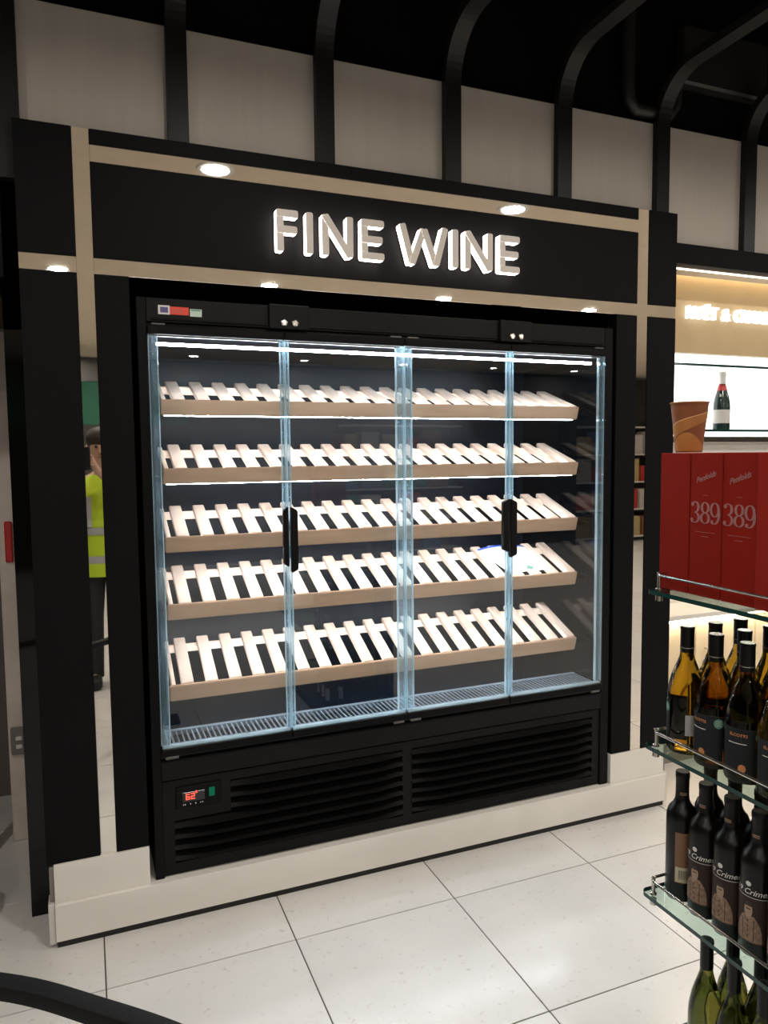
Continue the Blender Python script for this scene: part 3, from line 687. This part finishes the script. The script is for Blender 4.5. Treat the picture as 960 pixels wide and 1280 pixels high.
# ------------------------------------------------------------------ red gift boxes and paper cup
BXX = 1.245; BZ0, BZ1 = TZ+.0005, 1.6255
import itertools
EPS = itertools.count(0)
def numeral(ch, bm, ox, oz, h, place):
    """high-contrast numerals from variable-width strokes; place maps (s,z)"""
    def vs(pts, wf):
        ep = next(EPS)
        n = len(pts); L_, R_ = [], []
        for i, (x, y) in enumerate(pts):
            a = pts[max(0, i-1)]; b = pts[min(n-1, i+1)]; dx, dy = b[0]-a[0], b[1]-a[1]; l = math.hypot(dx, dy) or 1
            w_ = wf(i/(n-1), dx/l, dy/l)/2; L_.append((x-dy/l*w_, y+dx/l*w_)); R_.append((x+dy/l*w_, y-dx/l*w_))
        lift = lambda q: (q[0]-.00004*(ep % 8), q[1], q[2])
        A_ = [bm.verts.new(lift(place(ox+p[0]*h, oz+p[1]*h))) for p in L_]; B_ = [bm.verts.new(lift(place(ox+p[0]*h, oz+p[1]*h))) for p in R_]
        for i in range(n-1): bm.faces.new((A_[i], A_[i+1], B_[i+1], B_[i]))
    thick = lambda t, dx, dy: .035+.105*abs(dy)**1.5
    E_ = lambda cx, cy, rx, ry, a0, a1, n=26: [(cx+rx*math.cos(math.radians(a0+(a1-a0)*i/n)), cy+ry*math.sin(math.radians(a0+(a1-a0)*i/n))) for i in range(n+1)]
    dot = lambda cx, cy, r: vs(E_(cx, cy, r*.5, r*.5, 0, 360, 12), lambda t, a, b: r)
    if ch == '8': vs(E_(.28, .735, .19, .235, 0, 360), thick); vs(E_(.28, .25, .225, .235, 0, 360), thick)
    if ch == '9': vs(E_(.28, .66, .215, .31, 0, 360), thick); vs(E_(.24, .46, .285, .44, 35, -118), thick); dot(.12, .10, .09)
    if ch == '3': vs(E_(.24, .74, .20, .235, 140, -90), thick); vs(E_(.22, .255, .25, .235, 90, -145), thick); dot(.09, .86, .09); dot(.06, .14, .09)
def gift_box(y0, y1, label, mat, numbers, x0=BXX, depth=.095):
    t = thing('gift_box', label, 'box', (x0+depth/2, (y0+y1)/2, BZ0), 'red wine gift boxes on the top glass shelf')
    obj('carton', bx(x0, x0+depth, y1, y0, BZ0, BZ1, bev=.0015), mat, t)
    if numbers:
        yc = (y0+y1)/2; fx = x0-.0006
        place = lambda s, z: (fx, yc-s, z)     # seen from -X, +s runs towards the camera (right in the picture)
        bm = B(); h = .047
        for ch, o_ in (('3', -.0400), ('8', -.0135), ('9', .0130)): numeral(ch, bm, o_, 1.473, h, place)
        obj('numerals', bm, 'print_pink', t, label='pink 389 numerals')
        for nm, txt, size, z, rot in (('script_name', 'Penfolds', .0165, 1.568, .32), ):
            me = text_mesh(txt, size, 0, .00035, .5, 'CENTER')
            for v in me.vertices:
                s, q = v.co.x, v.co.y; v.co = Vector((fx, yc-(s*math.cos(rot)-q*math.sin(rot)), z+s*math.sin(rot)+q*math.cos(rot)))
            me.name = nm; me.materials.clear(); me.materials.append(M['print_pink'])
            inst(nm, me, t, (0, 0, 0))
        ln = B(); q = [(-.028, 1.4545), (.028, 1.4545), (.028, 1.4535), (-.028, 1.4535)]; ln.faces.new([ln.verts.new(place(*p)) for p in q]); obj('print_line', ln, 'print_pink', t)
        for (a, b, c, d_) in ((-.010, .010, 1.4440, 1.4454), (-.007, .007, 1.5335, 1.5345)):
            ln = B(); ln.faces.new([ln.verts.new(place(*p)) for p in ((a, d_), (b, d_), (b, c), (a, c))]); obj('print_line', ln, 'print_pink', t)
gift_box(-1.256, -1.3455, 'plain red gift box at the far end of the top shelf, under the cup', 'red_box', False)
gift_box(-1.3475, -1.4355, 'red gift box with pink 389, the farther of the two numbered boxes', 'red_box', True)
gift_box(-1.4370, -1.5250, 'red gift box with pink 389, the nearer of the two numbered boxes', 'red_box', True)
gift_box(-1.5265, -1.6200, 'brighter red gift box at the right edge of the photo', 'red_box_warm', False, x0=1.240)
cc = (1.305, -1.279); cu = thing('paper_cup', 'brown paper coffee cup with a swirl print on top of the red box', 'cup', (*cc, BZ1))
z0 = BZ1+.0008; CH = .1135; rB, rT = .0285, .0410
obj('cup_wall', lathe(B(), [(0, .006), (rB-.003, .006), (rB-.001, 0), (rB, 0), (rT, CH), (rT-.0015, CH), (rB-.002, .008), (0, .008)], 32, (*cc, z0)), 'cup_brown', cu, smooth=True)
rim = B(); pts = [(cc[0]+(rT+.0004)*math.cos(2*PI*k/32), cc[1]+(rT+.0004)*math.sin(2*PI*k/32), z0+CH) for k in range(32)]; tube(rim, pts, .0018, 8, closed=True); obj('cup_rim', rim, 'cup_rim', cu, smooth=True)
def cone_band(f0, f1, a0, a1, n, mat, name):
    bm = B(); A_, B_ = [], []
    for k in range(n+1):
        a = a0+(a1-a0)*k/n; 
        for lst, f in ((A_, f0(k/n)), (B_, f1(k/n))):
            r = rB+(rT-rB)*f+.0006; lst.append(bm.verts.new((cc[0]+r*math.cos(a), cc[1]+r*math.sin(a), z0+CH*f)))
    for k in range(n): bm.faces.new((A_[k], A_[k+1], B_[k+1], B_[k]))
    obj(name, bm, mat, cu, smooth=True)
ac = PI*1.24
cone_band(lambda t: .18+.5*t**.8, lambda t: .46+.36*t**.7, ac-1.6, ac+1.6, 24, 'cup_gold', 'swirl')
cone_band(lambda t: .46+.36*t**.7, lambda t: .475+.36*t**.7, ac-1.6, ac+1.6, 24, 'cup_light', 'swirl_line')
cone_band(lambda t: .03, lambda t: .10+.30*math.sin(PI*min(1, t*1.1))**1.2, ac-1.6, ac+1.6, 24, 'cup_gold', 'swirl')

# ------------------------------------------------------------------ black curved guard rail in the near corner
gb = thing('curved_guard_rail', 'black curved guard rail crossing the bottom left corner', 'rail', (-.1, -1.3, 0))
cps = [(-.75, -.99, .688), (-.45, -1.03, .688), (-.166, -1.182, .688), (-.005, -1.315, .688), (.142, -1.462, .688), (.30, -1.68, .688), (.40, -2.0, .688), (.42, -2.3, .688)]
def catmull(p, n=8):
    p = [Vector(q) for q in p]; out = []
    for i in range(len(p)-1):
        a, b, c, d = p[max(0, i-1)], p[i], p[i+1], p[min(len(p)-1, i+2)]
        for k in range(n):
            t = k/n; out.append(.5*((2*b)+(-a+c)*t+(2*a-5*b+4*c-d)*t*t+(-a+3*b-3*c+d)*t**3))
    return out+[p[-1]]
def rrect(hw, hh, r, n=3):
    o = []
    for sx_, sy_, a in ((1, 1, 0), (-1, 1, PI/2), (-1, -1, PI), (1, -1, 1.5*PI)):
        for k in range(n+1): o.append((sx_*(hw-r)+r*math.cos(a+PI/2*k/n), sy_*(hh-r)+r*math.sin(a+PI/2*k/n)))
    return o
obj('bar', sweep(B(), catmull(cps), rrect(.018, .014, .003)), 'rail_black', gb, smooth=True)
for x, y in ((-.72, -.99), (.405, -2.05)):
    obj('post', bx(x-.02, x+.02, y-.02, y+.02, .012, .66, bev=.003), 'rail_black', gb); obj('base_plate', bx(x-.09, x+.09, y-.09, y+.09, 0, .012, bev=.003), 'rail_black', gb)

# ------------------------------------------------------------------ rest of the shop (seen in the mirrors and the glass)
wo = obj('wall_opposite', bx(-4.2, 12.2, -8.8, -8.7, 0, 3.0), 'store_wall'); tag(wo, 'dark wall across the shop, seen only as a reflection', 'wall', kind='structure')
for nm, x in (('wall_west', -4.2), ('wall_east', 12.2)):
    q = obj(nm, bx(x-.1, x, -8.8, 3.2, 0, 4.2), 'store_wall'); tag(q, 'dark far %s wall of the shop' % ('left' if x < 0 else 'right'), 'wall', kind='structure')
q = obj('wall_north', bx(-4.2, 12.2, 3.2, 3.3, 0, 4.2), 'store_wall'); tag(q, 'dark wall behind the display bays', 'wall', kind='structure')
gsn = tag(obj('hanging_sign', bx(-.9, 1.3, -7.6, -7.55, 2.05, 2.6, bev=.01), 'sign_green'), 'green hanging sign across the shop, mirrored in the left strip', 'sign')
random.seed(3)
for u, (x0, lab) in enumerate(((3.6, 'reflected in the door glass'), (8.0, 'mirrored in the right strip'))):
    su_ = thing('product_shelving', 'dark shelving of mixed cartons across the shop, '+lab, 'shelving', (x0+1.1, -8.5, 0), 'product shelving across the shop')
    obj('back_panel', bx(x0, x0+2.2, -8.69, -8.66, 0, 2.2), 'unit_dark', su_)
    for xx in (x0, x0+2.17): obj('side_panel', bx(xx, xx+.03, -8.66, -8.2, 0, 2.2), 'unit_dark', su_)
    for z in (.1, .6, 1.1, 1.6, 2.1): obj('shelf_board', bx(x0+.03, x0+2.17, -8.66, -8.2, z-.02, z), 'counter', su_)
    for lv, z in enumerate((.1, .6, 1.1, 1.6)):
        x = x0+.08
        for k in range(5):
            w_ = random.uniform(.26, .36); h = random.uniform(.26, .42); c = random.randrange(6)
            tag(obj('carton', bx(x, x+w_, -8.55, -8.3, z, z+h, bev=.004), 'product_%d' % c), '%s carton, %s from one end, %s shelf of shelving %s' % (['red', 'green', 'tan', 'blue', 'pale', 'brown'][c], ['first', 'second', 'third', 'fourth', 'fifth'][k], ['lowest', 'second', 'third', 'fourth'][lv], lab), 'carton', 'cartons on the shelving across the shop')
            x += w_+.06

# ------------------------------------------------------------------ photographer (mirrored in the left strip)
pr = thing('person', 'person in a yellow high-visibility vest holding up a phone, mirrored in the left strip', 'person', (.12, -3.02, 0))
PX, PY = .12, -3.02
def skin(name, verts, edges, mat, parent, root=0, sub=2):
    me = D.meshes.new(name); me.from_pydata([v[:3] for v in verts], edges, []); me.materials.append(M[mat])
    o = D.objects.new(name, me); _link(o, parent, (0, 0, 0))
    m_ = o.modifiers.new('skin', 'SKIN'); m_.use_smooth_shade = True
    for i, v in enumerate(verts):
        r = v[3] if isinstance(v[3], tuple) else (v[3], v[3]); me.skin_vertices[0].data[i].radius = r; me.skin_vertices[0].data[i].use_root = (i == root)
    s_ = o.modifiers.new('sub', 'SUBSURF'); s_.levels = 1; s_.render_levels = sub
    return o
V = []; E_ = []
def ch(prev, *pts):
    for p in pts:
        V.append(p); 
        if prev is not None: E_.append((prev, len(V)-1))
        prev = len(V)-1
    return prev
pel = ch(None, (PX, PY, .96, .12)); che = ch(pel, (PX, PY, 1.12, .115), (PX, PY, 1.30, .13), (PX, PY-.01, 1.42, .115))
nk = ch(che, (PX, PY, 1.52, .052), (PX, PY+.015, 1.58, .05), (PX, PY+.03, 1.64, .075), (PX, PY+.03, 1.72, .085), (PX, PY+.015, 1.79, .06))
for s in (-1, 1):
    sh_ = ch(che, (PX+s*.17, PY, 1.43, .06), (PX+s*.24, PY+.06, 1.20, .046), (PX+s*.15, PY+.26, 1.36, .037), (CAMP.x+s*.075, -2.70, 1.545, .026), (CAMP.x+s*.062, -2.665, 1.575, .024))
    hand = sh_
    for f in range(4):
        ch(hand, (CAMP.x+s*(.055-.002*f), -2.655, 1.58+.018*f, .0095), (CAMP.x+s*.048, -2.640+.004*0, 1.585+.019*f, .009), (CAMP.x+s*.030, -2.648, 1.588+.019*f, .0085))
    ch(hand, (CAMP.x+s*.050, -2.680, 1.59, .011), (CAMP.x+s*.030, -2.660, 1.605, .009))
    lg = ch(pel, (PX+s*.095, PY, .88, .085), (PX+s*.10, PY+.01, .50, .06), (PX+s*.10, PY-.02, .12, .042), (PX+s*.10, PY+.10, .05, .035))
bd = skin('body', V, E_, 'skin', pr, pel)
def loft(rings, n=20):
    bm = B(); R_ = []
    for (cx_, cy_, z, rx, ry) in rings: R_.append([bm.verts.new((cx_+rx*math.cos(2*PI*k/n), cy_+ry*math.sin(2*PI*k/n), z)) for k in range(n)])
    for a, b in zip(R_, R_[1:]):
        for k in range(n): bm.faces.new((a[k], a[(k+1) % n], b[(k+1) % n], b[k]))
    return bm
vest_r = [(PX, PY, .80, .215, .165), (PX, PY, .95, .21, .16), (PX, PY, 1.15, .205, .155), (PX, PY, 1.32, .215, .155), (PX, PY, 1.42, .205, .13), (PX, PY, 1.48, .15, .10), (PX, PY, 1.51, .09, .08)]
ve = obj('vest', loft(vest_r), 'hivis', pr, smooth=True)
for z in (.92, 1.12): obj('reflective_band', loft([(PX, PY, z-.025, .2145, .1645), (PX, PY, z+.025, .2125, .1625)]), 'reflective', ve, smooth=True)
for s in (-1, 1):
    obj('reflective_brace', bx(PX+s*.10-.022, PX+s*.10+.022, PY+.142, PY+.150, 1.15, 1.36), 'reflective', ve)
    obj('sleeve', tube(B(), [(PX+s*.15, PY, 1.44), (PX+s*.19, PY+.01, 1.38), (PX+s*.238, PY+.055, 1.22)], .066, 12, upv=(0, 1, 0)), 'dark_cloth', pr, smooth=True)
    obj('trouser_leg', loft([(PX+s*.10, PY+.01, .06, .065, .075), (PX+s*.10, PY+.005, .5, .078, .085), (PX+s*.095, PY, .80, .10, .12), (PX+s*.08, PY, .99, .11, .13)]), 'trousers', pr, smooth=True)
    obj('shoe', bx(PX+s*.10-.05, PX+s*.10+.05, PY-.09, PY+.19, 0, .09, bev=.03, seg=3), 'shoe', pr, smooth=True)
hr = B(); bmesh.ops.create_uvsphere(hr, u_segments=20, v_segments=12, radius=1, matrix=Matrix.Translation((PX, PY+.008, 1.765)) @ Matrix.Diagonal((.098, .112, .085, 1)))
obj('hair', hr, 'hair', pr, smooth=True)
for s in (-1, 1):
    e = B(); bmesh.ops.create_uvsphere(e, u_segments=8, v_segments=6, radius=.011, matrix=Matrix.Translation((PX+s*.033, PY+.112, 1.705))); obj('eye', e, 'hair', pr, smooth=True)
    e = B(); bmesh.ops.create_uvsphere(e, u_segments=8, v_segments=6, radius=1, matrix=Matrix.Translation((PX+s*.09, PY+.015, 1.69)) @ Matrix.Diagonal((.012, .022, .033, 1))); obj('ear', e, 'skin', pr, smooth=True)
nz = B(); prism_yz(nz, [(PY+.10, 1.70), (PY+.138, 1.665), (PY+.10, 1.655)], PX-.014, PX+.014); obj('nose', nz, 'skin', pr)
obj('mouth', bx(PX-.026, PX+.026, PY+.10, PY+.1135, 1.628, 1.636, bev=.002), 'cup_brown', pr)
ph = thing('phone', 'black phone held up by the person in the yellow vest', 'phone', (CAMP.x, -2.63, 1.55))
obj('phone_body', bx(CAMP.x-.037, CAMP.x+.037, -2.634, -2.626, 1.548, 1.700, bev=.003, seg=2), 'phone', ph)
